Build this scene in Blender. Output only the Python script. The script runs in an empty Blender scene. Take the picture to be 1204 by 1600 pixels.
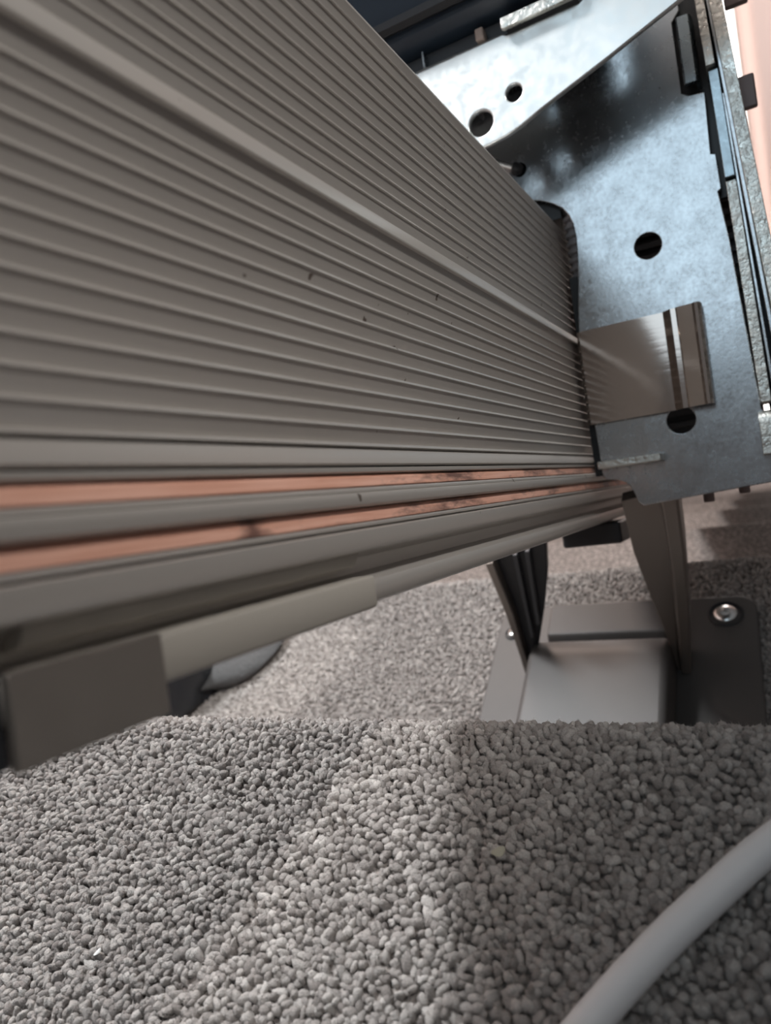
import bpy, bmesh, math, random
import numpy as np
from mathutils import Matrix, Vector

random.seed(7)
rng = np.random.default_rng(7)
scene = bpy.context.scene
COL = scene.collection

# ------------------------------------------------------------------ frames
# World: X right, Y horizontally forward (down the stairs), Z up. The lens is the origin.
# Rail frame: r along the rail, n towards the rail (left), u square to the slope.
SL = math.radians(38.0)
CS, SN = math.cos(SL), math.sin(SL)
K = 0.68                      # millimetres of the rail drawing -> scene
MR = Matrix(((0, -1, 0), (CS, 0, SN), (-SN, 0, CS)))   # columns R, N, U

def W(r, n, u):
    return MR @ Vector((r, n, u))

# ------------------------------------------------------------------ camera
A = ((0.46765438, 0.05950578, 0.88190614),      # R in camera axes (right, up, forward)
     (-0.87378328, -0.11948343, 0.47140905),    # N
     (-0.13342474, 0.99105135, 0.0038818))      # U
def cam_axis(i):
    return W(A[0][i], A[1][i], A[2][i])
cd = bpy.data.cameras.new('camera')
cam = bpy.data.objects.new('camera', cd)
COL.objects.link(cam)
cx, cy, cz = cam_axis(0), cam_axis(1), -cam_axis(2)
cam.matrix_world = Matrix(((cx[0], cy[0], cz[0], 0), (cx[1], cy[1], cz[1], 0), (cx[2], cy[2], cz[2], 0), (0, 0, 0, 1)))
cd.sensor_fit = 'VERTICAL'
cd.sensor_height = 36.0
cd.lens = 1156.0 / 1600.0 * 36.0
cd.clip_start = 0.005
cd.clip_end = 50
cd.dof.use_dof = True
cd.dof.focus_distance = 0.19
cd.dof.aperture_fstop = 18.0
scene.camera = cam

# ------------------------------------------------------------------ world, lights, exposure
scene.view_settings.view_transform = 'Standard'
scene.view_settings.look = 'None'
scene.view_settings.gamma = 1.0
scene.view_settings.use_curve_mapping = False
scene.view_settings.exposure = 0.0
scene.cycles.use_denoising = True

wd = bpy.data.worlds.new('stairwell_air')
scene.world = wd
wd.use_nodes = True
_t = wd.node_tree; _c = _t.nodes.new('ShaderNodeTexCoord'); _s = _t.nodes.new('ShaderNodeSeparateXYZ')
_r = _t.nodes.new('ShaderNodeValToRGB'); _m = _t.nodes.new('ShaderNodeMapRange'); _m.inputs['From Min'].default_value = -1.0
_t.links.new(_c.outputs['Generated'], _s.inputs[0]); _t.links.new(_s.outputs['Z'], _m.inputs['Value']); _t.links.new(_m.outputs[0], _r.inputs[0])
_r.color_ramp.elements[0].position = 0.45; _r.color_ramp.elements[0].color = (0.075, 0.066, 0.062, 1)
_r.color_ramp.elements[1].position = 0.95; _r.color_ramp.elements[1].color = (0.26, 0.27, 0.28, 1)
_e = _r.color_ramp.elements.new(0.75); _e.color = (0.18, 0.165, 0.16, 1)
_t.links.new(_r.outputs[0], wd.node_tree.nodes['Background'].inputs[0])
wd.node_tree.nodes['Background'].inputs[1].default_value = 0.70

def area(name, loc, target, size, size_y, power, color):
    ld = bpy.data.lights.new(name, 'AREA')
    ld.shape = 'RECTANGLE'; ld.size = size; ld.size_y = size_y
    ld.energy = power; ld.color = color
    o = bpy.data.objects.new(name, ld); COL.objects.link(o)
    o.location = loc
    o.rotation_euler = (Vector(target) - Vector(loc)).to_track_quat('-Z', 'Y').to_euler()
    return o
# daylight from the landing window up behind the camera (cool)
area('landing_window_light', (-0.14, -0.60, 1.38), (-0.08, 0.3, 0.0), 0.62, 0.85, 2.8, (0.68, 0.86, 0.98))
# soft daylight from the left, over the rail; the rail shades the right half of the treads
area('stair_window_light', (-0.50, 0.48, 0.68), (-0.22, 0.12, -0.15), 0.12, 0.28, 13.0, (0.95, 0.98, 1.0))
# added unseen spot at right; its narrow cone brightens the rail face
def spot(name, loc, target, power, color, cone, soft):
    sd = bpy.data.lights.new(name, 'SPOT'); sd.energy = power; sd.color = color
    sd.spot_size = math.radians(cone); sd.spot_blend = 0.7; sd.shadow_soft_size = soft
    so = bpy.data.objects.new(name, sd); COL.objects.link(so); so.location = loc
    so.rotation_euler = (Vector(target) - Vector(loc)).to_track_quat('-Z', 'Y').to_euler()
spot('rail_fill_spot', (0.66, 0.27, 1.06), (-0.08, 0.175, 0.10), 64, (1.0, 0.955, 0.91), 17.5, 0.05)
# added fills without a visible lamp: warm lower treads, bright curtain wall
area('lower_tread_fill', (-0.42, 1.15, 0.25), (-0.15, 0.5, -0.5), 0.22, 0.22, 5.5, (1.0, 0.80, 0.70))
area('curtain_fill', (0.5, 2.2, -0.3), (0.1, 3.3, -1.4), 0.8, 0.8, 17, (1.0, 0.93, 0.90))

# ------------------------------------------------------------------ materials
def mat(name, col, rough=0.5, metal=0.0, spec=0.5):
    m = bpy.data.materials.new(name); m.use_nodes = True
    b = m.node_tree.nodes['Principled BSDF']
    b.inputs['Base Color'].default_value = (*col, 1)
    b.inputs['Roughness'].default_value = rough
    b.inputs['Metallic'].default_value = metal
    b.inputs['Specular IOR Level'].default_value = spec
    return m

def nd(m, kind, **kw):
    n = m.node_tree.nodes.new(kind)
    for k, v in kw.items():
        if k in n.inputs: n.inputs[k].default_value = v
        else: setattr(n, k, v)
    return n
def ln(m, a, b): m.node_tree.links.new(a, b)
def bsdf(m): return m.node_tree.nodes['Principled BSDF']

def noise(m, scale, detail=3, rough=0.5, stretch=(1, 1, 1)):
    tc = nd(m, 'ShaderNodeTexCoord')
    mp = nd(m, 'ShaderNodeMapping'); mp.inputs['Scale'].default_value = stretch
    ln(m, tc.outputs['Object'], mp.inputs['Vector'])
    n = nd(m, 'ShaderNodeTexNoise')
    n.inputs['Scale'].default_value = scale; n.inputs['Detail'].default_value = detail
    n.inputs['Roughness'].default_value = rough
    ln(m, mp.outputs['Vector'], n.inputs['Vector'])
    return n
def ramp(m, src, stops):
    r = nd(m, 'ShaderNodeValToRGB')
    e = r.color_ramp.elements
    while len(e) > 1: e.remove(e[-1])
    e[0].position = stops[0][0]; e[0].color = (*stops[0][1], 1)
    for p, c in stops[1:]:
        x = e.new(p); x.color = (*c, 1)
    ln(m, src, r.inputs['Fac'])
    return r
def g(v): return (v, v, v)
def bump(m, src, strength, dist):
    b = nd(m, 'ShaderNodeBump'); b.inputs['Strength'].default_value = strength; b.inputs['Distance'].default_value = dist
    ln(m, src, b.inputs['Height']); ln(m, b.outputs['Normal'], bsdf(m).inputs['Normal'])
    return b

def galv(name, col=(0.49, 0.515, 0.54), r0=0.16, r1=0.30, bs=0.05, scale=700, stretch=(1, 1, 1)):
    m = mat(name, col, 0.3, 1.0)
    n = noise(m, scale, 3, 0.6, stretch)
    n2 = noise(m, 60, 2, 0.5)
    n3 = noise(m, 150, 4, 0.65)
    av = nd(m, 'ShaderNodeMath', operation='MULTIPLY_ADD'); av.inputs[1].default_value = 0.55
    hv = nd(m, 'ShaderNodeMath', operation='MULTIPLY'); hv.inputs[1].default_value = 0.45
    ln(m, n.outputs['Fac'], hv.inputs[0]); ln(m, n3.outputs['Fac'], av.inputs[0]); ln(m, hv.outputs[0], av.inputs[2])
    rr = ramp(m, av.outputs[0], [(0.38, g(r0)), (0.62, g(r1))])
    ln(m, rr.outputs['Color'], bsdf(m).inputs['Roughness'])
    cr = ramp(m, n2.outputs['Fac'], [(0.3, tuple(c * .88 for c in col)), (0.7, col)])
    ln(m, cr.outputs['Color'], bsdf(m).inputs['Base Color'])
    bump(m, n.outputs['Fac'], bs, 0.0006)
    return m

M = {}
M['rail'] = mat('anodised_grey', (0.40, 0.365, 0.335), 0.36, 0.5)
n = noise(M['rail'], 900, 2, 0.5, (0.25, 1, 1)); bump(M['rail'], n.outputs['Fac'], 0.06, 0.0003)
sp = noise(M['rail'], 260, 2, 0.5)
cr = ramp(M['rail'], sp.outputs['Fac'], [(0.0, (0.54, 0.515, 0.485)), (0.735, (0.54, 0.515, 0.485)), (0.76, (0.16, 0.13, 0.11))])
ln(M['rail'], cr.outputs['Color'], bsdf(M['rail']).inputs['Base Color'])

M['copper'] = mat('worn_copper', (0.72, 0.33, 0.22), 0.36, 0.2)
m = M['copper']
n = noise(m, 1200, 4, 0.6, (0.04, 1, 1))      # drawn streaks
n2 = noise(m, 160, 5, 0.7, (0.22, 1, 1))        # black arcing marks
tc = nd(m, 'ShaderNodeTexCoord'); sx = nd(m, 'ShaderNodeSeparateXYZ'); ln(m, tc.outputs['Object'], sx.inputs[0])
mr = nd(m, 'ShaderNodeMapRange'); mr.inputs['From Min'].default_value = -0.01; mr.inputs['From Max'].default_value = 0.08
mr.inputs['To Min'].default_value = -0.12; mr.inputs['To Max'].default_value = 0.075
ln(m, sx.outputs['X'], mr.inputs['Value'])
ad = nd(m, 'ShaderNodeMath', operation='ADD'); ln(m, n2.outputs['Fac'], ad.inputs[0]); ln(m, mr.outputs[0], ad.inputs[1])
def one(op, a, b=None):
    q = nd(m, 'ShaderNodeMath', operation=op)
    if hasattr(a, 'links'): ln(m, a, q.inputs[0])
    else: q.inputs[0].default_value = a
    if b is not None:
        if hasattr(b, 'links'): ln(m, b, q.inputs[1])
        else: q.inputs[1].default_value = b
    return q.outputs[0]
dx = one('ABSOLUTE', one('SUBTRACT', sx.outputs['X'], 0.0175))          # the burnt patch on the lower strip
pk = one('MULTIPLY', one('MAXIMUM', one('SUBTRACT', 1.0, one('DIVIDE', dx, 0.007)), 0.0), 0.34)
pk = one('MULTIPLY', pk, one('LESS_THAN', sx.outputs['Z'], 0.0205))
ad2 = nd(m, 'ShaderNodeMath', operation='ADD'); ln(m, ad.outputs[0], ad2.inputs[0]); ln(m, pk, ad2.inputs[1]); ad = ad2
base = ramp(m, n.outputs['Fac'], [(0.3, (0.74, 0.37, 0.26)), (0.6, (0.92, 0.54, 0.42))])
mask = ramp(m, ad.outputs[0], [(0.54, g(0.0)), (0.70, g(0.85))])
mx = nd(m, 'ShaderNodeMix', data_type='RGBA')
mx.inputs[7].default_value = (0.10, 0.05, 0.045, 1)
ln(m, mask.outputs['Color'], mx.inputs[0]); ln(m, base.outputs['Color'], mx.inputs[6])
ln(m, mx.outputs[2], bsdf(m).inputs['Base Color'])

M['galv'] = galv('zinc_plated_sheet')
M['galv_bright'] = galv('bright_zinc_sheet', (0.84, 0.87, 0.87), 0.34, 0.46, 0.05, 300)
M['galv_edge'] = galv('sheared_zinc_edge', (0.70, 0.70, 0.66), 0.2, 0.5, 0.9, 380)
M['galv_blue'] = galv('bent_zinc_tab', (0.42, 0.50, 0.55), 0.25, 0.35, 0.05)
M['clip'] = mat('stainless_spring_steel', (0.52, 0.45, 0.41), 0.10, 1.0)
n = noise(M['clip'], 500, 3, 0.6, (1, .05, 1)); bump(M['clip'], n.outputs['Fac'], 0.06, 0.0003)
M['clamp'] = mat('dark_clamp_steel', (0.30, 0.275, 0.25), 0.36, 0.7)
n = noise(M['clamp'], 120, 4, 0.6); rr = ramp(M['clamp'], n.outputs['Fac'], [(0.3, g(0.28)), (0.7, g(0.5))]); ln(M['clamp'], rr.outputs['Color'], bsdf(M['clamp']).inputs['Roughness'])
M['sleeve'] = mat('painted_cream_grey', (0.40, 0.375, 0.335), 0.45, 0.0)
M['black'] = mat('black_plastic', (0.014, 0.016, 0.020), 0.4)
M['navy'] = mat('dark_blue_plastic', (0.022, 0.036, 0.055), 0.38)
M['dgrey'] = mat('dark_grey_plastic', (0.055, 0.060, 0.068), 0.5)
M['hose'] = mat('grey_corrugated_rubber', (0.30, 0.28, 0.29), 0.5)
M['mgrey'] = mat('cast_grey_housing', (0.16, 0.17, 0.18), 0.5)
M['tan'] = mat('tan_plastic', (0.45, 0.36, 0.31), 0.5)
M['dirtpink'] = mat('dull_zinc_tab', (0.20, 0.16, 0.155), 0.5, 0.5)
M['foot'] = mat('grey_foot_casting', (0.070, 0.066, 0.064), 0.5, 0.0)
n = noise(M['foot'], 700, 3, 0.6); bump(M['foot'], n.outputs['Fac'], 0.1, 0.0003)
M['leg'] = mat('satin_bracket_metal', (0.23, 0.205, 0.185), 0.32, 0.6)
M['screw'] = mat('screw_steel', (0.75, 0.75, 0.74), 0.25, 1.0)
M['cable'] = mat('white_cable_plastic', (0.80, 0.80, 0.81), 0.42)
M['flake'] = mat('dry_flake', (0.33, 0.31, 0.24), 0.6)
M['fluff'] = mat('pale_fibre', (0.8, 0.8, 0.78), 0.7)
M['mound'] = mat('blue_grey_matte', (0.085, 0.086, 0.088), 0.95)
n = noise(M['mound'], 300, 4, 0.7); bump(M['mound'], n.outputs['Fac'], 0.7, 0.002)
M['curtain'] = mat('salmon_curtain', (0.70, 0.57, 0.53), 0.9)
M['wall'] = mat('pale_pink_wall', (0.74, 0.60, 0.55), 0.9)
n = noise(M['wall'], 40, 3); bump(M['wall'], n.outputs['Fac'], 0.05, 0.002)
M['white'] = mat('white_gloss_paint', (0.8, 0.8, 0.78), 0.4)
M['glass_day'] = mat('daylit_glazing', (0.9, 0.9, 0.9), 0.4)
bsdf(M['glass_day']).inputs['Emission Color'].default_value = (1.0, 0.93, 0.88, 1)
bsdf(M['glass_day']).inputs['Emission Strength'].default_value = 4.0

# carpet: the same yarn for the backing and for the tufts
CARPET = (0.40, 0.365, 0.34)
M['tuft'] = mat('wool_yarn', CARPET, 0.95, 0.0, 0.15)
m = M['tuft']
at = nd(m, 'ShaderNodeAttribute'); at.attribute_name = 'yarn'
cr = ramp(m, at.outputs['Fac'], [(0.0, (0.26, 0.236, 0.223)), (0.5, (0.40, 0.372, 0.354)), (1.0, (0.56, 0.53, 0.505))])
fn = noise(m, 3500, 3, 0.6)
ml = nd(m, 'ShaderNodeMix', data_type='RGBA', blend_type='MULTIPLY'); ml.inputs[0].default_value = 0.5
fr = ramp(m, fn.outputs['Fac'], [(0.3, g(0.55)), (0.7, g(1.25))])
ln(m, cr.outputs['Color'], ml.inputs[6]); ln(m, fr.outputs['Color'], ml.inputs[7])
ln(m, ml.outputs[2], bsdf(m).inputs['Base Color'])
bump(m, fn.outputs['Fac'], 0.8, 0.0006)
M['carpet'] = mat('carpet_weave', CARPET, 0.95, 0.0, 0.15)
m = M['carpet']
vn = nd(m, 'ShaderNodeTexVoronoi'); vn.inputs['Scale'].default_value = 330
tc = nd(m, 'ShaderNodeTexCoord'); ln(m, tc.outputs['Object'], vn.inputs['Vector'])
cr = ramp(m, vn.outputs['Distance'], [(0.1, (0.40, 0.36, 0.335)), (0.6, (0.17, 0.15, 0.14))])
ln(m, cr.outputs['Color'], bsdf(m).inputs['Base Color'])
bump(m, cr.outputs['Color'], 1.0, 0.002)

# ------------------------------------------------------------------ mesh helpers
def link_mesh(name, me, m, parent=None, bevel=0.0, seg=2, smooth=35):
    me.materials.append(m)
    if smooth:
        me.shade_smooth(); me.set_sharp_from_angle(angle=math.radians(smooth))
    o = bpy.data.objects.new(name, me); COL.objects.link(o)
    if parent is not None: o.parent = parent
    if bevel:
        b = o.modifiers.new('edge_round', 'BEVEL'); b.width = bevel; b.segments = seg
        b.limit_method = 'ANGLE'; b.angle_limit = math.radians(40); b.harden_normals = bool(smooth)
    return o

def tag(o, label=None, cat=None, group=None, kind=None):
    if label: o['label'] = label
    if cat: o['category'] = cat
    if group: o['group'] = group
    if kind: o['kind'] = kind
    return o

ORG = {}
def rail_thing(name, r, n, u, label, cat, group=None):
    """Empty at a thing's base, turned into the rail frame."""
    o = bpy.data.objects.new(name, None); COL.objects.link(o)
    L = Vector((r, n, u)) * K / 1000
    o.matrix_world = Matrix.Translation(MR @ L) @ MR.to_4x4()
    o.empty_display_size = 0.01
    ORG[o.name] = L
    return tag(o, label, cat, group)
def world_thing(name, loc, label, cat, group=None):
    o = bpy.data.objects.new(name, None); COL.objects.link(o)
    o.location = loc; o.empty_display_size = 0.01
    ORG[o.name] = Vector(loc)
    return tag(o, label, cat, group)

def box(bm, a, b):
    x0, y0, z0 = a; x1, y1, z1 = b
    v = [bm.verts.new(p) for p in [(x0,y0,z0),(x1,y0,z0),(x1,y1,z0),(x0,y1,z0),(x0,y0,z1),(x1,y0,z1),(x1,y1,z1),(x0,y1,z1)]]
    for f in [(0,3,2,1),(4,5,6,7),(0,1,5,4),(1,2,6,5),(2,3,7,6),(3,0,4,7)]: bm.faces.new([v[i] for i in f])
def prism(bm, pts, lo, hi, fn):
    """pts: closed outline (a,b); fn(a,b,t) -> 3D; side quads plus caps."""
    A0 = [bm.verts.new(fn(a, b, lo)) for a, b in pts]
    A1 = [bm.verts.new(fn(a, b, hi)) for a, b in pts]
    n = len(pts)
    for i in range(n): bm.faces.new((A0[i], A0[(i+1) % n], A1[(i+1) % n], A1[i]))
    bm.faces.new(A0[::-1]); bm.faces.new(A1)
def cyl(bm, p0, p1, r0, r1=None, seg=28):
    r1 = r0 if r1 is None else r1
    p0, p1 = Vector(p0), Vector(p1)
    d = (p1 - p0).normalized(); a = d.orthogonal().normalized(); b = d.cross(a)
    c0, c1 = [], []
    for i in range(seg):
        t = 2 * math.pi * i / seg; v = a * math.cos(t) + b * math.sin(t)
        c0.append(bm.verts.new(p0 + v * r0)); c1.append(bm.verts.new(p1 + v * r1))
    for i in range(seg): bm.faces.new((c0[i], c0[(i+1) % seg], c1[(i+1) % seg], c1[i]))
    bm.faces.new(c0[::-1]); bm.faces.new(c1)
def lathe(bm, p0, axis, prof, seg=32):
    """prof: (distance along axis, radius)"""
    p0 = Vector(p0); d = Vector(axis).normalized(); a = d.orthogonal().normalized(); b = d.cross(a)
    rings = []
    for t, rad in prof:
        rings.append([bm.verts.new(p0 + d * t + (a * math.cos(2*math.pi*i/seg) + b * math.sin(2*math.pi*i/seg)) * rad) for i in range(seg)])
    for q in range(len(rings) - 1):
        for i in range(seg): bm.faces.new((rings[q][i], rings[q][(i+1) % seg], rings[q+1][(i+1) % seg], rings[q+1][i]))
    bm.faces.new(rings[0][::-1]); bm.faces.new(rings[-1])
def fin(bm, name, m, parent=None, bevel=0.0, seg=2, smooth=35, scale=None, org=None):
    """scale: bmesh is in rail-drawing millimetres"""
    bmesh.ops.recalc_face_normals(bm, faces=bm.faces[:])
    L = Vector((0, 0, 0))
    if parent is not None:
        p = parent
        while p.parent is not None: p = p.parent
        L = ORG.get(p.name, L)
    if org is not None: L = Vector(org)
    for v in bm.verts:
        if scale: v.co = v.co * scale
        v.co = v.co - L
    me = bpy.data.meshes.new(name); bm.to_mesh(me); bm.free()
    return link_mesh(name, me, m, parent, bevel, seg, smooth)
KM = K / 1000
def rbox(name, a, b, m, parent, bevel=0.3):
    bm = bmesh.new(); box(bm, a, b)
    return fin(bm, name, m, parent, bevel * KM, scale=KM)

def plate(name, outer, holes, r0, r1, m, parent, bev=0.5):
    """sheet square to the rail: outline and holes in (n,u) drawing mm, thickness r0..r1"""
    cu = bpy.data.curves.new(name, 'CURVE'); cu.dimensions = '2D'; cu.fill_mode = 'BOTH'
    def add(pts):
        s = cu.splines.new('POLY'); s.points.add(len(pts) - 1); s.use_cyclic_u = True
        for p, q in zip(s.points, pts): p.co = (q[0], q[1], 0, 1)
    add(outer)
    for h in holes:
        if len(h) == 3:
            x, y, rad = h; add([(x + rad*math.cos(2*math.pi*i/40), y + rad*math.sin(2*math.pi*i/40)) for i in range(40)])
        else: add(h)
    cu.extrude = (r1 - r0) / 2 - bev; cu.bevel_depth = bev; cu.bevel_resolution = 2
    cu.offset = -bev
    tmp = bpy.data.objects.new('tmp', cu); COL.objects.link(tmp)
    dg = bpy.context.evaluated_depsgraph_get()
    me = bpy.data.meshes.new_from_object(tmp.evaluated_get(dg))
    bpy.data.objects.remove(tmp)
    me.name = name; me.materials.clear()
    bm = bmesh.new(); bm.from_mesh(me)
    bmesh.ops.remove_doubles(bm, verts=bm.verts[:], dist=0.002)
    for v in bm.verts: v.co = Vector(((r0 + r1) / 2 + v.co.z, v.co.x, v.co.y))
    return fin(bm, name, m, parent, scale=KM, smooth=0)

def arc(cx, cy, rad, a0, a1, n=8):
    return [(cx + rad*math.cos(math.radians(a0 + (a1-a0)*i/n)), cy + rad*math.sin(math.radians(a0 + (a1-a0)*i/n))) for i in range(n + 1)]
def roundrect(x0, y0, x1, y1, r, n=6):
    return arc(x1-r, y1-r, r, 0, 90, n) + arc(x0+r, y1-r, r, 90, 180, n) + arc(x0+r, y0+r, r, 180, 270, n) + arc(x1-r, y0+r, r, 270, 360, n)

# ------------------------------------------------------------------ stairs
NY0, NZ0 = 0.0990, -0.1364           # first nosing (top of pile)
GO, RI = 0.24034, 0.18778
PILE = 0.0016                        # backing lies this far under the tuft tops
RN = 0.011                           # nosing radius
XL, XR = -0.60, 0.55
def step_profile(k):
    """outline (y,z) of the carpet backing from the back of tread k round the nosing and down the riser"""
    y, z = NY0 + GO*k - PILE, NZ0 - RI*k - PILE
    return [(y - RN + RN*math.sin(t), z - RN + RN*math.cos(t)) for t in [math.pi/2*i/8 for i in range(9)]]
NST = 13
pts = []
pts.append((NY0 - GO - 0.03 + 0.0, NZ0 + RI - 0.02 - PILE))
pts = [(NY0 - GO - 0.006, NZ0 + RI - 0.03), (NY0 - GO - 0.006, NZ0 - PILE)]
for k in range(NST):
    pts += step_profile(k)
    ny, nz = NY0 + GO*k - PILE - 0.012, NZ0 - RI*(k+1) - PILE
    pts += [(ny, nz + 0.02), (ny, nz)]
pts += [(NY0 + GO*NST + 0.75, NZ0 - RI*NST - PILE)]
low = [(NY0 + GO*NST + 0.75, NZ0 - RI*NST - 0.15), (NY0 + GO*NST - 0.3, NZ0 - RI*NST - 0.15), (NY0 - GO - 0.006, NZ0 - 0.35)]
bm = bmesh.new()
prism(bm, pts + low, XL, XR, lambda a, b, t: (t, a, b))
o = fin(bm, 'floor', M['carpet'])
o['kind'] = 'structure'

def ico(level):
    b = bmesh.new(); bmesh.ops.create_icosphere(b, subdivisions=level, radius=1.0)
    V = np.array([v.co[:] for v in b.verts]); F = np.array([[v.index for v in f.verts] for f in b.faces])
    b.free(); return V, F
def pile(name, k, x0, x1, back, down, sp, level, nf, label):
    """cut-pile tufts over tread k: a strip from `back` behind the nosing to `down` below it"""
    y, z = NY0 + GO*k - PILE, NZ0 - RI*k - PILE
    flat = back - RN; arcL = RN*math.pi/2; L = flat + arcL + down
    ni, nj = int((x1-x0)/sp), int(L/sp)
    X, S = np.meshgrid(np.arange(ni), np.arange(nj), indexing='ij')
    X = x0 + (X + 0.5*(S % 2) + rng.uniform(-.42, .42, X.shape))*sp
    S = (S + rng.uniform(-.42, .42, S.shape))*sp
    X, S = X.ravel(), S.ravel()
    ph = np.clip((S - flat)/RN, 0, math.pi/2)
    over = np.clip(S - flat - arcL, 0, None)
    P = np.stack([X, np.where(S < flat, y - back + S, y - RN + RN*np.sin(ph)), np.where(S < flat, z, z - RN + RN*np.cos(ph)) - over], 1)
    Nn = np.stack([np.zeros_like(ph), np.sin(ph), np.cos(ph)], 1)
    T = len(P)
    V, F = ico(level)
    rad = sp*rng.uniform(.52, .80, T); el = rng.uniform(1.0, 1.8, T)
    lean = Nn + rng.normal(0, .5, (T, 3)); lean /= np.linalg.norm(lean, axis=1)[:, None]
    h = np.cross(lean, rng.normal(0, 1, (T, 3))); h /= np.linalg.norm(h, axis=1)[:, None]
    q = np.cross(lean, h)
    w1 = rng.normal(0, 1.7, (T, 3)); f1 = rng.uniform(0, 6.3, T); w2 = rng.normal(0, 3.2, (T, 3)); f2 = rng.uniform(0, 6.3, T)
    w3 = rng.normal(0, 7.5, (T, 3)); f3 = rng.uniform(0, 6.3, T)
    d = 1 + .045*np.sin(np.einsum('ti,vi->tv', w3, V) + f3[:, None]) + .22*np.sin(np.einsum('ti,vi->tv', w1, V) + f1[:, None]) + .12*np.sin(np.einsum('ti,vi->tv', w2, V) + f2[:, None])
    fl = rng.uniform(.7, 1.0, T)
    loc = (V[None, :, 0:1]*h[:, None]*fl[:, None, None] + V[None, :, 1:2]*q[:, None] + V[None, :, 2:3]*lean[:, None]*el[:, None, None])
    co = P[:, None] + Nn[:, None]*(PILE - rad*.9*el*.8 + rng.normal(0, .00022, T))[:, None, None] + loc*(d*rad[:, None])[:, :, None]
    co = co.reshape(-1, 3)
    FF = (F[None] + (np.arange(T)*len(V))[:, None, None]).reshape(-1, 3)
    yarn = np.clip(rng.normal(.5, .24, T), 0, 1); yv = np.repeat(yarn, len(V))
    # loose fibre ends standing off every tuft
    hs_ = rng.integers(0, T, T*nf); vi = rng.integers(0, len(V), T*nf)
    base = co.reshape(T, len(V), 3)[hs_, vi]; ctr = co.reshape(T, len(V), 3).mean(1)[hs_]
    dr = base - ctr; dr /= np.linalg.norm(dr, axis=1)[:, None] + 1e-9
    dr = dr + rng.normal(0, .55, dr.shape) + Nn[hs_]*.3; dr /= np.linalg.norm(dr, axis=1)[:, None]
    sd_ = np.cross(dr, rng.normal(0, 1, dr.shape)); sd_ /= np.linalg.norm(sd_, axis=1)[:, None]
    ln_ = rng.uniform(.0003, .0010, len(dr))[:, None]; root = base - dr*.00012
    tri = np.stack([root - sd_*.00007, root + sd_*.00007, root + dr*ln_], 1).reshape(-1, 3)
    FF = np.concatenate([FF, np.arange(len(tri)).reshape(-1, 3) + len(co)]); co = np.concatenate([co, tri])
    yv = np.concatenate([yv, np.repeat(np.clip(yarn[hs_] + .12, 0, 1), 3)])
    me = bpy.data.meshes.new(name)
    me.vertices.add(len(co)); me.vertices.foreach_set('co', co.astype(np.float32).ravel())
    me.loops.add(FF.size); me.loops.foreach_set('vertex_index', FF.astype(np.int32).ravel())
    me.polygons.add(len(FF)); me.polygons.foreach_set('loop_start', (np.arange(len(FF))*3).astype(np.int32))
    me.polygons.foreach_set('loop_total', np.full(len(FF), 3, np.int32))
    me.update(calc_edges=True)
    a = me.attributes.new('yarn', 'FLOAT', 'POINT')
    a.data.foreach_set('value', yv.astype(np.float32))
    me.polygons.foreach_set('use_smooth', np.ones(len(FF), bool))
    me.materials.append(M['tuft'])
    o = bpy.data.objects.new(name, me); COL.objects.link(o)
    return tag(o, label, 'carpet', kind='stuff')
pile('carpet_pile', 0, -0.26, 0.06, 0.14, 0.012, 0.00155, 2, 20, 'deep grey beige tufted carpet pile on the nearest stair tread')
pile('carpet_pile', 1, -0.50, 0.10, 0.215, 0.01, 0.0019, 2, 4, 'blurred grey carpet pile on the second tread around the bracket foot')

# small things lying on the near tread
def rib_flake(name, loc, sx, sy, rz, m, label, cat):
    bm = bmesh.new()
    N = 18
    top = []; bot = []
    for i in range(N):
        t = 2*math.pi*i/N; w = 1 + .12*math.sin(3*t)
        top.append(bm.verts.new((sx*w*math.cos(t), sy*w*math.sin(t), .00018 + .0001*math.sin(2*t))))
        bot.append(bm.verts.new((sx*w*math.cos(t), sy*w*math.sin(t), 0.0001*math.sin(2*t))))
    c1 = bm.verts.new((0, 0, .00045)); c0 = bm.verts.new((0, 0, .0002))
    for i in range(N):
        j = (i+1) % N
        bm.faces.new((c1, top[i], top[j])); bm.faces.new((c0, bot[j], bot[i])); bm.faces.new((top[i], bot[i], bot[j], top[j]))
    o = fin(bm, name, m); o.location = loc; o.rotation_euler = (.25, .2, rz)
    return tag(o, label, cat)
rib_flake('dry_flake', (-.0565, .0632, NZ0 + .0009), .0014, .0009, .6, M['flake'], 'tiny pale straw-coloured flake caught on the near carpet left of the cable', 'debris')
rib_flake('lint_speck', (-.1440, .0318, NZ0 + .0009), .0009, .0004, 1.2, M['fluff'], 'tiny bright white lint speck on the carpet near the left edge', 'debris')

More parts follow.
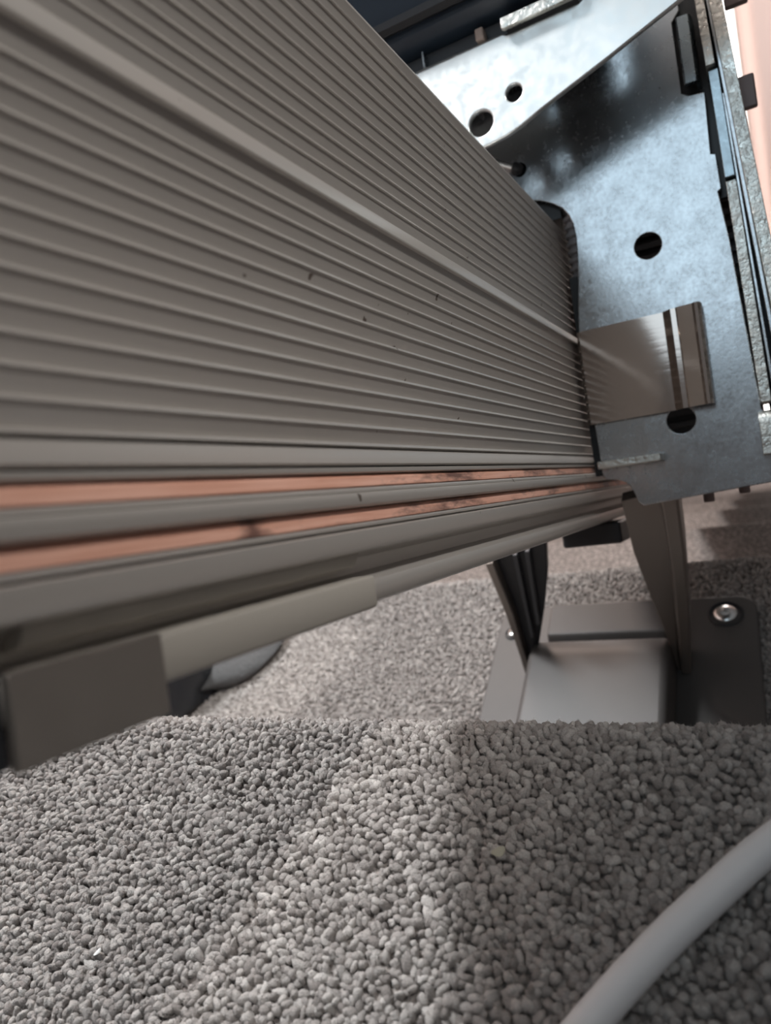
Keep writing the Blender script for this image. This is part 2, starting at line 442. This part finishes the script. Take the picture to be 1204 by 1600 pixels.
# ------------------------------------------------------------------ stair lift rail
rail = rail_thing('stairlift_rail', 100, 117, -24, 'long ribbed grey metal stairlift rail sloping down above the carpeted stairs', 'rail')
front = [(136, 161.3), (101.2, 161.3), (100.2, 160.6), (100.0, 159.6)]
def ridge(u, w=0.48):
    return [(101.75, u + w + 0.12), (100.45, u + w), (100.25, u + w*.8), (99.85, u - w*.8), (99.9, u - w), (100.3, u - w - .12)]
for i in range(12): front += ridge(93.2 + 5.15*(12 - i))
front += [(101.4, 93.9), (100.5, 93.6), (100.3, 93.3), (98.9, 88.6), (99.0, 88.2), (100.2, 88.0)]
for i in range(13): front += ridge(82.0 - 5.15*i)
front += [(101.3, 19.2), (100.5, 18.9), (100.2, 18.6), (99.0, 14.8), (99.6, 14.3), (102, 14.15), (102, 13.95), (99.8, 13.8),
          (99.5, 13.5), (99.5, 12.6), (99.9, 12.25), (104, 12.1), (104, 8.35), (100.4, 8.4), (99.4, 8.2), (98.9, 7.7), (98.8, 7.1),
          (99.0, 6.9), (98.5, 6.6), (98.2, 5.9), (98.1, 4.7), (98.4, 3.7), (99.1, 3.1), (100.2, 2.9), (104, 2.85), (104, -1.15),
          (100, -1.1), (99.5, -1.3), (99.3, -1.7), (99.4, -2.3), (101, -2.55), (101, -2.85), (98.7, -2.95), (98.1, -3.3),
          (97.9, -4.5), (97.9, -7.4), (98.2, -8.3), (98.9, -8.8), (103, -9.6), (105.2, -10.8), (106.3, -12.6), (106.5, -14.8), (104.5, -15.9),
          (101.2, -16.3), (99.8, -17.0), (99.1, -18.2), (98.9, -19.6), (99.0, -21.2), (99.6, -22.5), (100.8, -23.3), (103, -23.6), (136, -23.6)]
bm = bmesh.new()
prism(bm, front, -260, 2600, lambda a, b, t: (t, a, b))
fin(bm, 'rail_body', M['rail'], rail, smooth=28, scale=KM)
for u0, u1 in ((8.45, 12.0), (-1.1, 2.8)):
    bm = bmesh.new()
    um = (u0+u1)/2; h = (u1-u0)/2
    pr = [(104.2, u0), (99.9, u0), (99.5, u0 + .25), (99.6, um - h*.35), (99.95, um), (99.9, um + h*.35), (100.5, u1 - .25), (101.0, u1), (104.2, u1)]
    prism(bm, pr, -260, 2600, lambda a, b, t: (t, a, b))
    o = fin(bm, 'copper_contact_strip', M['copper'], rail, smooth=50, scale=KM)
    o['label'] = 'exposed copper strip with dark scorch marks'
# joiner sleeve over the bottom bead, ends short of the middle of the view
bm = bmesh.new()
sl = [(107, -15.6), (98.6, -15.35), (97.8, -15.6), (97.4, -16.3), (97.3, -22.8), (97.7, -23.7), (98.6, -24.1), (125, -24.2), (125, -23.7), (107, -23.7)]
prism(bm, sl, 70, 171, lambda a, b, t: (t, a, b))
fin(bm, 'joiner_sleeve', M['sleeve'], rail, bevel=.7*KM, scale=KM)
bm = bmesh.new()
sl = [(105, -8.8), (99.8, -9.0), (101.5, -12.3), (104.5, -13.2), (106, -13.2)]
prism(bm, sl, 70, 169, lambda a, b, t: (t, a, b))
fin(bm, 'joiner_lip', M['sleeve'], rail, bevel=.25*KM, scale=KM)

# clamp on the rail foot
cl = rail_thing('rail_clamp', 78, 105, -28, 'dark grey block clamp gripping the bottom edge of the rail at left', 'clamp')
bm = bmesh.new(); box(bm, (63.5, 95.4, -28.6), (92.3, 97.25, -14.7))
fin(bm, 'clamp_face', M['clamp'], cl, bevel=.5*KM, scale=KM, seg=3)
bm = bmesh.new(); box(bm, (64.5, 97.2, -28.4), (91.5, 124, -24.3))
fin(bm, 'clamp_base', M['black'], cl, bevel=.4*KM, scale=KM)

bm = bmesh.new(); box(bm, (30, 96.6, -27.8), (63, 98.8, -10.5))
fin(bm, 'clamp_shade_block', M['black'], cl, bevel=.4*KM, scale=KM)  # black block put in for the shade left of and above the clamp

# ------------------------------------------------------------------ carriage
car = rail_thing('stairlift_carriage', 455, 45, -12, 'zinc-plated sheet metal stairlift carriage riding on the rail at right', 'stairlift carriage')
RP = 455
P1 = [(-16, -9.0), (72.1, -14.8), (74.5, -12.5), (76.5, -6.6), (78.0, -2.6), (80.6, .4), (84.5, 2.2), (90.2, 3.0), (92.6, 4.6), (93.2, 8), (93.2, 17), (94, 40), (95.4, 70), (95.8, 93),
      (94.2, 108), (92.3, 122), (90.3, 140), (89.8, 150), (90.4, 158), (92.2, 164), (95.5, 169.5), (101, 174), (108, 178), (116, 180.5), (126, 181.5), (215, 181.5), (215, 330), (19, 330), (18, 256), (22.5, 251), (22.5, 211), (19, 208.5), (10.8, 207.5), (12, 173.5), (9.6, 172.6), (9.2, 153.2), (11, 152),
      (8.6, 126), (4.4, 30), (2.0, 28), (2.0, 4), (-8, 3), (-16, 3)]
p1 = plate('back_plate', P1, [(50.5, 133.3, 7.4), (45.5, 31.3, 7.7), (118, 200.5, 4.0)], RP, RP + 3.5, M['galv'], car)
plate('diagonal_brace', [(210, 249.5), (103, 250.8), (101, 249.4), (62, 249.4), (58, 251.5), (54, 258), (54, 330), (-30, 330), (-30, 245), (-8, 240), (15.4, 229.6), (50, 216.8), (87.9, 203.8), (100, 199), (108, 196.8), (118, 195.4), (130, 194.8), (210, 194.8)],
      [(121.6, 208.6, 7.0), (101.2, 217.8, 4.6)], 400, 403.5, M['galv_bright'], car, bev=.9)
bm = bmesh.new()   # bent top flange of the brace
prism(bm, [(400.3, 248.5), (400.6, 250.6), (402, 252.2), (404, 252.8), (428, 252.8), (428, 250), (405, 250), (403.4, 248.5)], 104, 210, lambda a, b, t: (a, t, b))
fin(bm, 'brace_flange', M['galv_bright'], car, scale=KM)
plate('upper_lip_plate', [(102.2, 250.6), (101, 249.8), (64, 250.2), (61, 252), (60, 256), (102, 256)], [], 394.5, 397.5, M['galv_edge'], car, bev=.5)
rbox('upper_lip_tray', (397.2, 62, 251.8), (432, 101, 254), M['dgrey'], car)
# dark housing above
bm = bmesh.new()
prism(bm, [(392, 275), (393, 269), (398, 265), (406, 263.5), (448, 263.5), (448, 345), (360, 345), (372, 300)], 66, 330, lambda a, b, t: (a, t, b))
hs = fin(bm, 'cover_housing', M['navy'], car, bevel=1.5*KM, seg=3, scale=KM)
bm = bmesh.new()
prism(bm, [(384, 275.5), (385, 272), (389, 270.5), (393, 272), (394, 276)], 66, 330, lambda a, b, t: (a, t, b))
fin(bm, 'housing_rim', M['black'], hs, scale=KM)
bm = bmesh.new(); lathe(bm, (384, 128, 282), (-1, 0, -.35), [(-2, 5.5), (1.2, 5.5), (2.2, 4.6), (2.2, 2.6), (1.2, 2.2)])
fin(bm, 'housing_screw', M['black'], hs, scale=KM)
rbox('inner_rail_box', (408, 60, 254.5), (440, 215, 263), M['dgrey'], car)
rbox('spacer_peg', (400, 113.5, 253), (407, 118.5, 260), M['tan'], car, 1.0)
rbox('divider_tab', (402, 150.5, 252.6), (426, 151.6, 262), M['galv'], car, .1)
# bolt poking out of the plate
bm = bmesh.new(); cyl(bm, (448, 131, 207.2), (453, 121.5, 202.4), 2.2)
fin(bm, 'pin', M['screw'], car, bevel=.3*KM, scale=KM)
bm = bmesh.new(); lathe(bm, (454.5, 118.2, 200.6), (-.6, .8, .35), [(-2, 2.2), (0, 3.6), (3, 3.7), (4.5, 3.0), (5, 2.0)])
fin(bm, 'rubber_tip', M['black'], car, scale=KM)
# stainless spring clip on the plate
cp = [(96.8, 453.4), (95, 451.2), (60, 450.6), (47.2, 450.8), (46.6, 450.2), (42.6, 446.2), (40.0, 446.4), (39.2, 445.4), (31.2, 444.6), (29.8, 443.2), (28.2, 443.4), (26.8, 446), (26.4, 451)]
cpi = [(n + (.0 if i else 0), r + 1.1) for i, (n, r) in enumerate(cp)]
bm = bmesh.new()
cl_pts = cp + [(27.2, 451), (27.8, 446.6), (28.8, 444.6), (30.4, 445.6), (39, 446.6), (39.6, 447.5), (42.3, 447.4), (46.2, 451.4), (47, 452), (60, 451.8), (94.6, 452.4), (95.8, 454)]
prism(bm, cl_pts, 36.9, 93.0, lambda a, b, t: (b, a, t))
fin(bm, 'spring_clip', M['clip'], car, smooth=20, scale=KM)['label'] = 'brownish mirror-like stainless clip with a stepped edge'
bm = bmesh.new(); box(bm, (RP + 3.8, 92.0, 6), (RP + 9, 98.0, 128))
fin(bm, 'gap_shade_strip', M['black'], car, bevel=.3*KM, scale=KM)  # black strip stands in for the shade between plate edge and rail
# little bent lip near the bottom edge
rbox('bent_lip', (440, 57, 9.6), (RP + .5, 92.4, 14.2), M['galv_edge'], car, .8)
# folded tab, upper right
bm = bmesh.new()
prism(bm, [(450, 20.4), (449, 19.6), (449.5, 14), (452, 12.4), (470, 11.8), (470, 14), (453.5, 14.4), (452.5, 20.2)], 212.5, 249.5, lambda a, b, t: (a, b, t))
fin(bm, 'folded_tab', M['galv_blue'], car, bevel=.3*KM, scale=KM)
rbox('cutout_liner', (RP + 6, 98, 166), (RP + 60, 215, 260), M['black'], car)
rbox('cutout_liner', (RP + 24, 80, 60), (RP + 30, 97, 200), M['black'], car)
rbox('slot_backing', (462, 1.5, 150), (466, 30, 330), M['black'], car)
# edge-on side sheets; they lean a little
def leaner(name, n0, n1, tilt, ul, uh, r0, r1, m, bev=.4, um=130, nseg=1):
    bm = bmesh.new()
    f = lambda n, u: n + tilt*(u - um)
    pr = [(f(n0, ul), ul), (f(n1, ul), ul), (f(n1, uh), uh), (f(n0, uh), uh)]
    prism(bm, pr, r0, r1, lambda a, b, t: (t, a, b))
    return fin(bm, name, m, car, bevel=bev*KM, scale=KM)
leaner('flange_strip', 6.2, 1.0, .020, 33, 153, 446, 470, M['galv_edge'])
leaner('flange_rib', .8, -.8, .030, 33, 200, 447, 470, M['galv'])
leaner('upper_flange_strip', 6.2, 1.2, .020, 154, 212, 443, 470, M['galv_blue'])
leaner('top_flange_strip', 6.0, 1.4, .030, 213, 330, 439, 470, M['galv_edge'])
leaner('side_sheet', -1.6, -3.6, .050, 30, 330, 441, 520, M['galv'])
leaner('side_sheet', -3.7, -9.9, .058, 28, 330, 438, 520, M['galv_edge'])
rbox('side_tab', (455, -13.5, 191), (459, -4.0, 209), M['dirtpink'], car, 1)
rbox('side_tab', (455, -15.5, 247), (459, -4.0, 264), M['dirtpink'], car, 1)
leaner('seam_backing', 4.5, -3.2, .040, 12, 330, 476, 480, M['black'])
# hinge knuckle, lower right
bm = bmesh.new()
kn = arc(450, 22, 6.5, 60, 180, 10) + [(443.5, 5), (446, 4.5), (446, 20), (455, 24)]
prism(bm, kn, -16, 6.2, lambda a, b, t: (a, t, b))
fin(bm, 'hinge_knuckle', M['galv_edge'], car, bevel=.4*KM, scale=KM)
# parts behind the plate
bm = bmesh.new()
prof = [(0, 3)]
for i in range(16):
    prof += [(i*5.2 + .4, 5.0), (i*5.2 + 1.6, 6.6), (i*5.2 + 3.6, 6.6), (i*5.2 + 4.8, 5.0)]
prof += [(84, 3)]
lathe(bm, (468, 92.0, 90), (0, 0, 1), prof, 24)
fin(bm, 'corrugated_sleeve', M['hose'], car, scale=KM)
bm = bmesh.new()
box(bm, (500, 4, 18), (600, 84, 240))
for i in range(28): box(bm, (496, 6, 22 + i*7.6), (500.5, 82, 25.5 + i*7.6))
fin(bm, 'drive_housing', M['mgrey'], car, bevel=.5*KM, scale=KM)
for n0, u0, h in ((40.5, -4, 21), (20, -4, 18)):
    bm = bmesh.new(); cyl(bm, (505, n0, 2 - h), (505, n0, 20), 3.2, 4.2, 20)
    fin(bm, 'locating_peg', M['dirtpink'], car, bevel=.5*KM, scale=KM)

# ------------------------------------------------------------------ bracket foot on the second tread
BZ = NZ0 - RI + .0005
br = world_thing('rail_bracket', (-.09, .25, BZ), 'grey metal rail bracket with two splayed legs screwed to the second tread', 'bracket')
def zprism(name, pts, z0, z1, m, parent, bevel=0., seg=3):
    bm = bmesh.new(); prism(bm, pts, z0, z1, lambda a, b, t: (a, b, t))
    return fin(bm, name, m, parent, bevel, seg)
bp = zprism('base_plate', roundrect(-.1585, .17, -.0185, .2995, .010), BZ, BZ + .0042, M['foot'], br, .0012)
for x, y, rr in ((-.1490, .2795, .0042), (-.0335, .2865, .0078), (-.1490, .187, .0042), (-.0335, .187, .0078)):
    z = BZ + .0042
    bm = bmesh.new(); lathe(bm, (x, y, z), (0, 0, 1), [(-.001, rr*.9), (.0003, rr*1.12), (.0008, rr*1.05), (.0006, rr*.92), (-.0005, rr*.88)], 32)
    fin(bm, 'screw_recess', M['black'], br)
    bm = bmesh.new(); lathe(bm, (x, y, z - .0006), (0, 0, 1), [(0, rr*.7), (.0016, rr*.72), (.0024, rr*.6), (.0028, rr*.34), (.0012, rr*.26)], 24)
    fin(bm, 'screw', M['screw'], br)
# hub between the legs
hy = .2620; h0 = BZ + .004; h1 = -.2955
pts = [(.175, h0), (.175, h1 - .006), (.178, h1 - .001), (.183, h1 + .001), (.235, h1 + .0005)] + [(hy - .020 + .020*math.sin(t), h1 - .0195 + .020*math.cos(t)) for t in [math.pi/2*i/8 for i in range(9)]] + [(hy, h0)]
bm = bmesh.new(); prism(bm, pts, -.1275, -.0570, lambda a, b, t: (t, a, b))
fin(bm, 'hub', M['foot'], br, bevel=.004, seg=4)
bm = bmesh.new()
pts = [(.2645, h0), (.2645, -.3145), (.268, -.3085), (.288, -.3075), (.291, -.3095), (.293, h0)]
prism(bm, pts, -.1240, -.0610, lambda a, b, t: (t, a, b))
fin(bm, 'back_rib', M['foot'], br, bevel=.0012)
def yprism(name, pts, y0, y1, m, parent, bevel=.0006, tp=0.0):
    bm = bmesh.new(); prism(bm, pts, y0, y1, lambda a, b, t: (a, t, b))
    return fin(bm, name, m, parent, bevel)
# right leg: dark front web and a lighter outer cheek
LA = [(-.0600, -.205), (-.0425, -.202), (-.0445, -.232), (-.0500, -.275), (-.0545, -.305), (-.0553, -.3195), (-.0570, -.3195), (-.0572, -.305), (-.0577, -.285), (-.0595, -.265), (-.0612, -.235)]
lg = yprism('leg', LA, .2500, .2560, M['leg'], br)
CH = [(-.0440, -.200), (-.0365, -.200), (-.0395, -.235), (-.0445, -.280), (-.0505, -.3195), (-.0555, -.3195), (-.0520, -.290), (-.0470, -.245)]
yprism('cheek', CH, .2475, .2640, M['leg'], lg, .0015)
# left leg: rim, recessed web and ribs
LB = [(-.1295, -.2330), (-.0990, -.2255), (-.1040, -.2460), (-.1130, -.2720), (-.1240, -.3000), (-.1310, -.3195), (-.1345, -.3195), (-.1325, -.2950), (-.1305, -.2700)]
lg = yprism('leg', LB, .2535, .2590, M['black'], br)
rim = [(-.1305, -.2325), (-.1262, -.2318), (-.1275, -.2690), (-.1305, -.2950), (-.1322, -.3195), (-.1362, -.3195), (-.1338, -.2950), (-.1318, -.2700)]
yprism('leg_rim', rim, .2480, .2600, M['leg'], lg, .0008)
for a, b in (((-.1150, -.2300), (-.1240, -.2900)), ((-.1085, -.2285), (-.1180, -.2800))):
    d = .0011
    yprism('leg_rib', [(a[0]-d, a[1]), (a[0]+d, a[1]), (b[0]+d*.8, b[1]), (b[0]-d*.8, b[1])], .2500, .2540, M['dgrey'], lg, .0004)
# cross piece under the rail that joins both legs
bm = bmesh.new()
box(bm, (.3352, .0640, -.0262), (.3560, .0905, -.0165))
cb = fin(bm, 'cross_piece', M['black'], None, bevel=.0012)
cb.parent = br
cb.matrix_parent_inverse = Matrix.Identity(4)
cb.matrix_local = Matrix.Translation(-Vector((-.09, .25, BZ))) @ MR.to_4x4()

# ------------------------------------------------------------------ white cable
def tube(name, path, rad, m, seg=20, sub=10):
    P = [Vector(p) for p in path]
    pts = []
    for i in range(len(P) - 1):
        p0 = P[max(i-1, 0)]; p1 = P[i]; p2 = P[i+1]; p3 = P[min(i+2, len(P)-1)]
        for j in range(sub):
            t = j/sub
            pts.append(.5*((2*p1) + (p2-p0)*t + (2*p0-5*p1+4*p2-p3)*t*t + (3*p1-p0-3*p2+p3)*t**3))
    pts.append(P[-1])
    bm = bmesh.new(); rings = []
    up = Vector((0, 0, 1))
    for i, p in enumerate(pts):
        d = (pts[min(i+1, len(pts)-1)] - pts[max(i-1, 0)]).normalized()
        a = d.cross(up).normalized(); b = a.cross(d)
        rings.append([bm.verts.new(p + (a*math.cos(2*math.pi*k/seg) + b*math.sin(2*math.pi*k/seg))*rad) for k in range(seg)])
    for q in range(len(rings)-1):
        for k in range(seg): bm.faces.new((rings[q][k], rings[q][(k+1) % seg], rings[q+1][(k+1) % seg], rings[q+1][k]))
    bm.faces.new(rings[0][::-1]); bm.faces.new(rings[-1])
    return fin(bm, name, m)
cz_ = NZ0 + .0022
o = tube('power_cable', [(-.085, -.030, cz_), (-.0575, .005, cz_), (-.0470, .0205, cz_), (-.0378, .0350, cz_), (-.0268, .0492, cz_), (-.0176, .0594, cz_ + .0002), (-.0085, .0688, cz_), (.004, .0785, cz_), (.026, .086, cz_), (.06, .084, cz_), (.10, .076, cz_)], .0029, M['cable'])
tag(o, 'round white power cable curving across the near carpet at lower right', 'cable')

# ------------------------------------------------------------------ unidentified soft shapes behind the clamp, in even dark colours
def lump(name, loc, size, m, label, cat, seed, amp=.16):
    r_ = random.Random(seed)
    bm = bmesh.new(); bmesh.ops.create_icosphere(bm, subdivisions=4, radius=1)
    ph = [(Vector((r_.uniform(-3, 3), r_.uniform(-3, 3), r_.uniform(-3, 3))), r_.uniform(0, 6)) for _ in range(6)]
    for v in bm.verts:
        d = 1 + sum(amp/(1 + .3*i)*math.sin(w.dot(v.co)*(1.0 + .45*i) + f) for i, (w, f) in enumerate(ph))/2
        v.co = Vector((v.co.x*size[0]*d, v.co.y*size[1]*d, max(v.co.z, -.55)*size[2]*d))
    o = fin(bm, name, m); o.location = loc
    return tag(o, label, cat)
Z2 = NZ0 - RI
lump('grey_mound', (-.385, .2880, Z2 + .006), (.062, .052, .017), M['mound'], 'blurred blue-grey soft cloth lying on the second tread behind the clamp', 'mound', 3)
lump('black_hump', (-.392, .2400, Z2 + .012), (.036, .024, .034), M['black'], 'black pouch beside the blue-grey cloth', 'hump', 5)

# ------------------------------------------------------------------ hall at the stair foot
YW = 3.32; ZF = NZ0 - RI*NST - PILE
def sbox(name, a, b, m, kind='structure'):
    bm = bmesh.new(); box(bm, a, b); o = fin(bm, name, m)
    if kind: o['kind'] = kind
    return o
sbox('wall_front', (-1.4, YW + .08, ZF - .15), (1.6, YW + .18, 0.9), M['wall'])
sbox('wall_left', (-.72, -1.3, -2.7), (-.605, YW + .08, 1.4), M['wall'])
w = sbox('window_1', (-.55, YW + .03, ZF + .25), (.050, YW + .075, .5), M['glass_day'])
bm = bmesh.new()
box(bm, (-.60, YW + .01, ZF + .18), (-.55, YW + .08, .56)); box(bm, (.050, YW + .01, ZF + .18), (.09, YW + .08, .56))
box(bm, (-.55, YW + .01, ZF + .18), (.050, YW + .08, ZF + .25)); box(bm, (-.55, YW + .01, .5), (.050, YW + .08, .56))
fin(bm, 'window_frame', M['white'], w, bevel=.004)
# curtain beside the window
bm = bmesh.new()
N = 90; f0 = []; f1 = []
for i in range(N + 1):
    x = .058 + .50*i/N; y = YW - .03 + .022*math.sin(i*.2 + 2.2) + .006*math.sin(i*.47 + 1)
    f0.append((x, y)); f1.append((x, y + .004))
prism(bm, f0 + f1[::-1], ZF + .05, .7, lambda a, b, t: (a, b, t))
o = fin(bm, 'curtain', M['curtain'])
tag(o, 'blurred salmon-pink curtain hanging by the bright window at the stair foot', 'curtain')
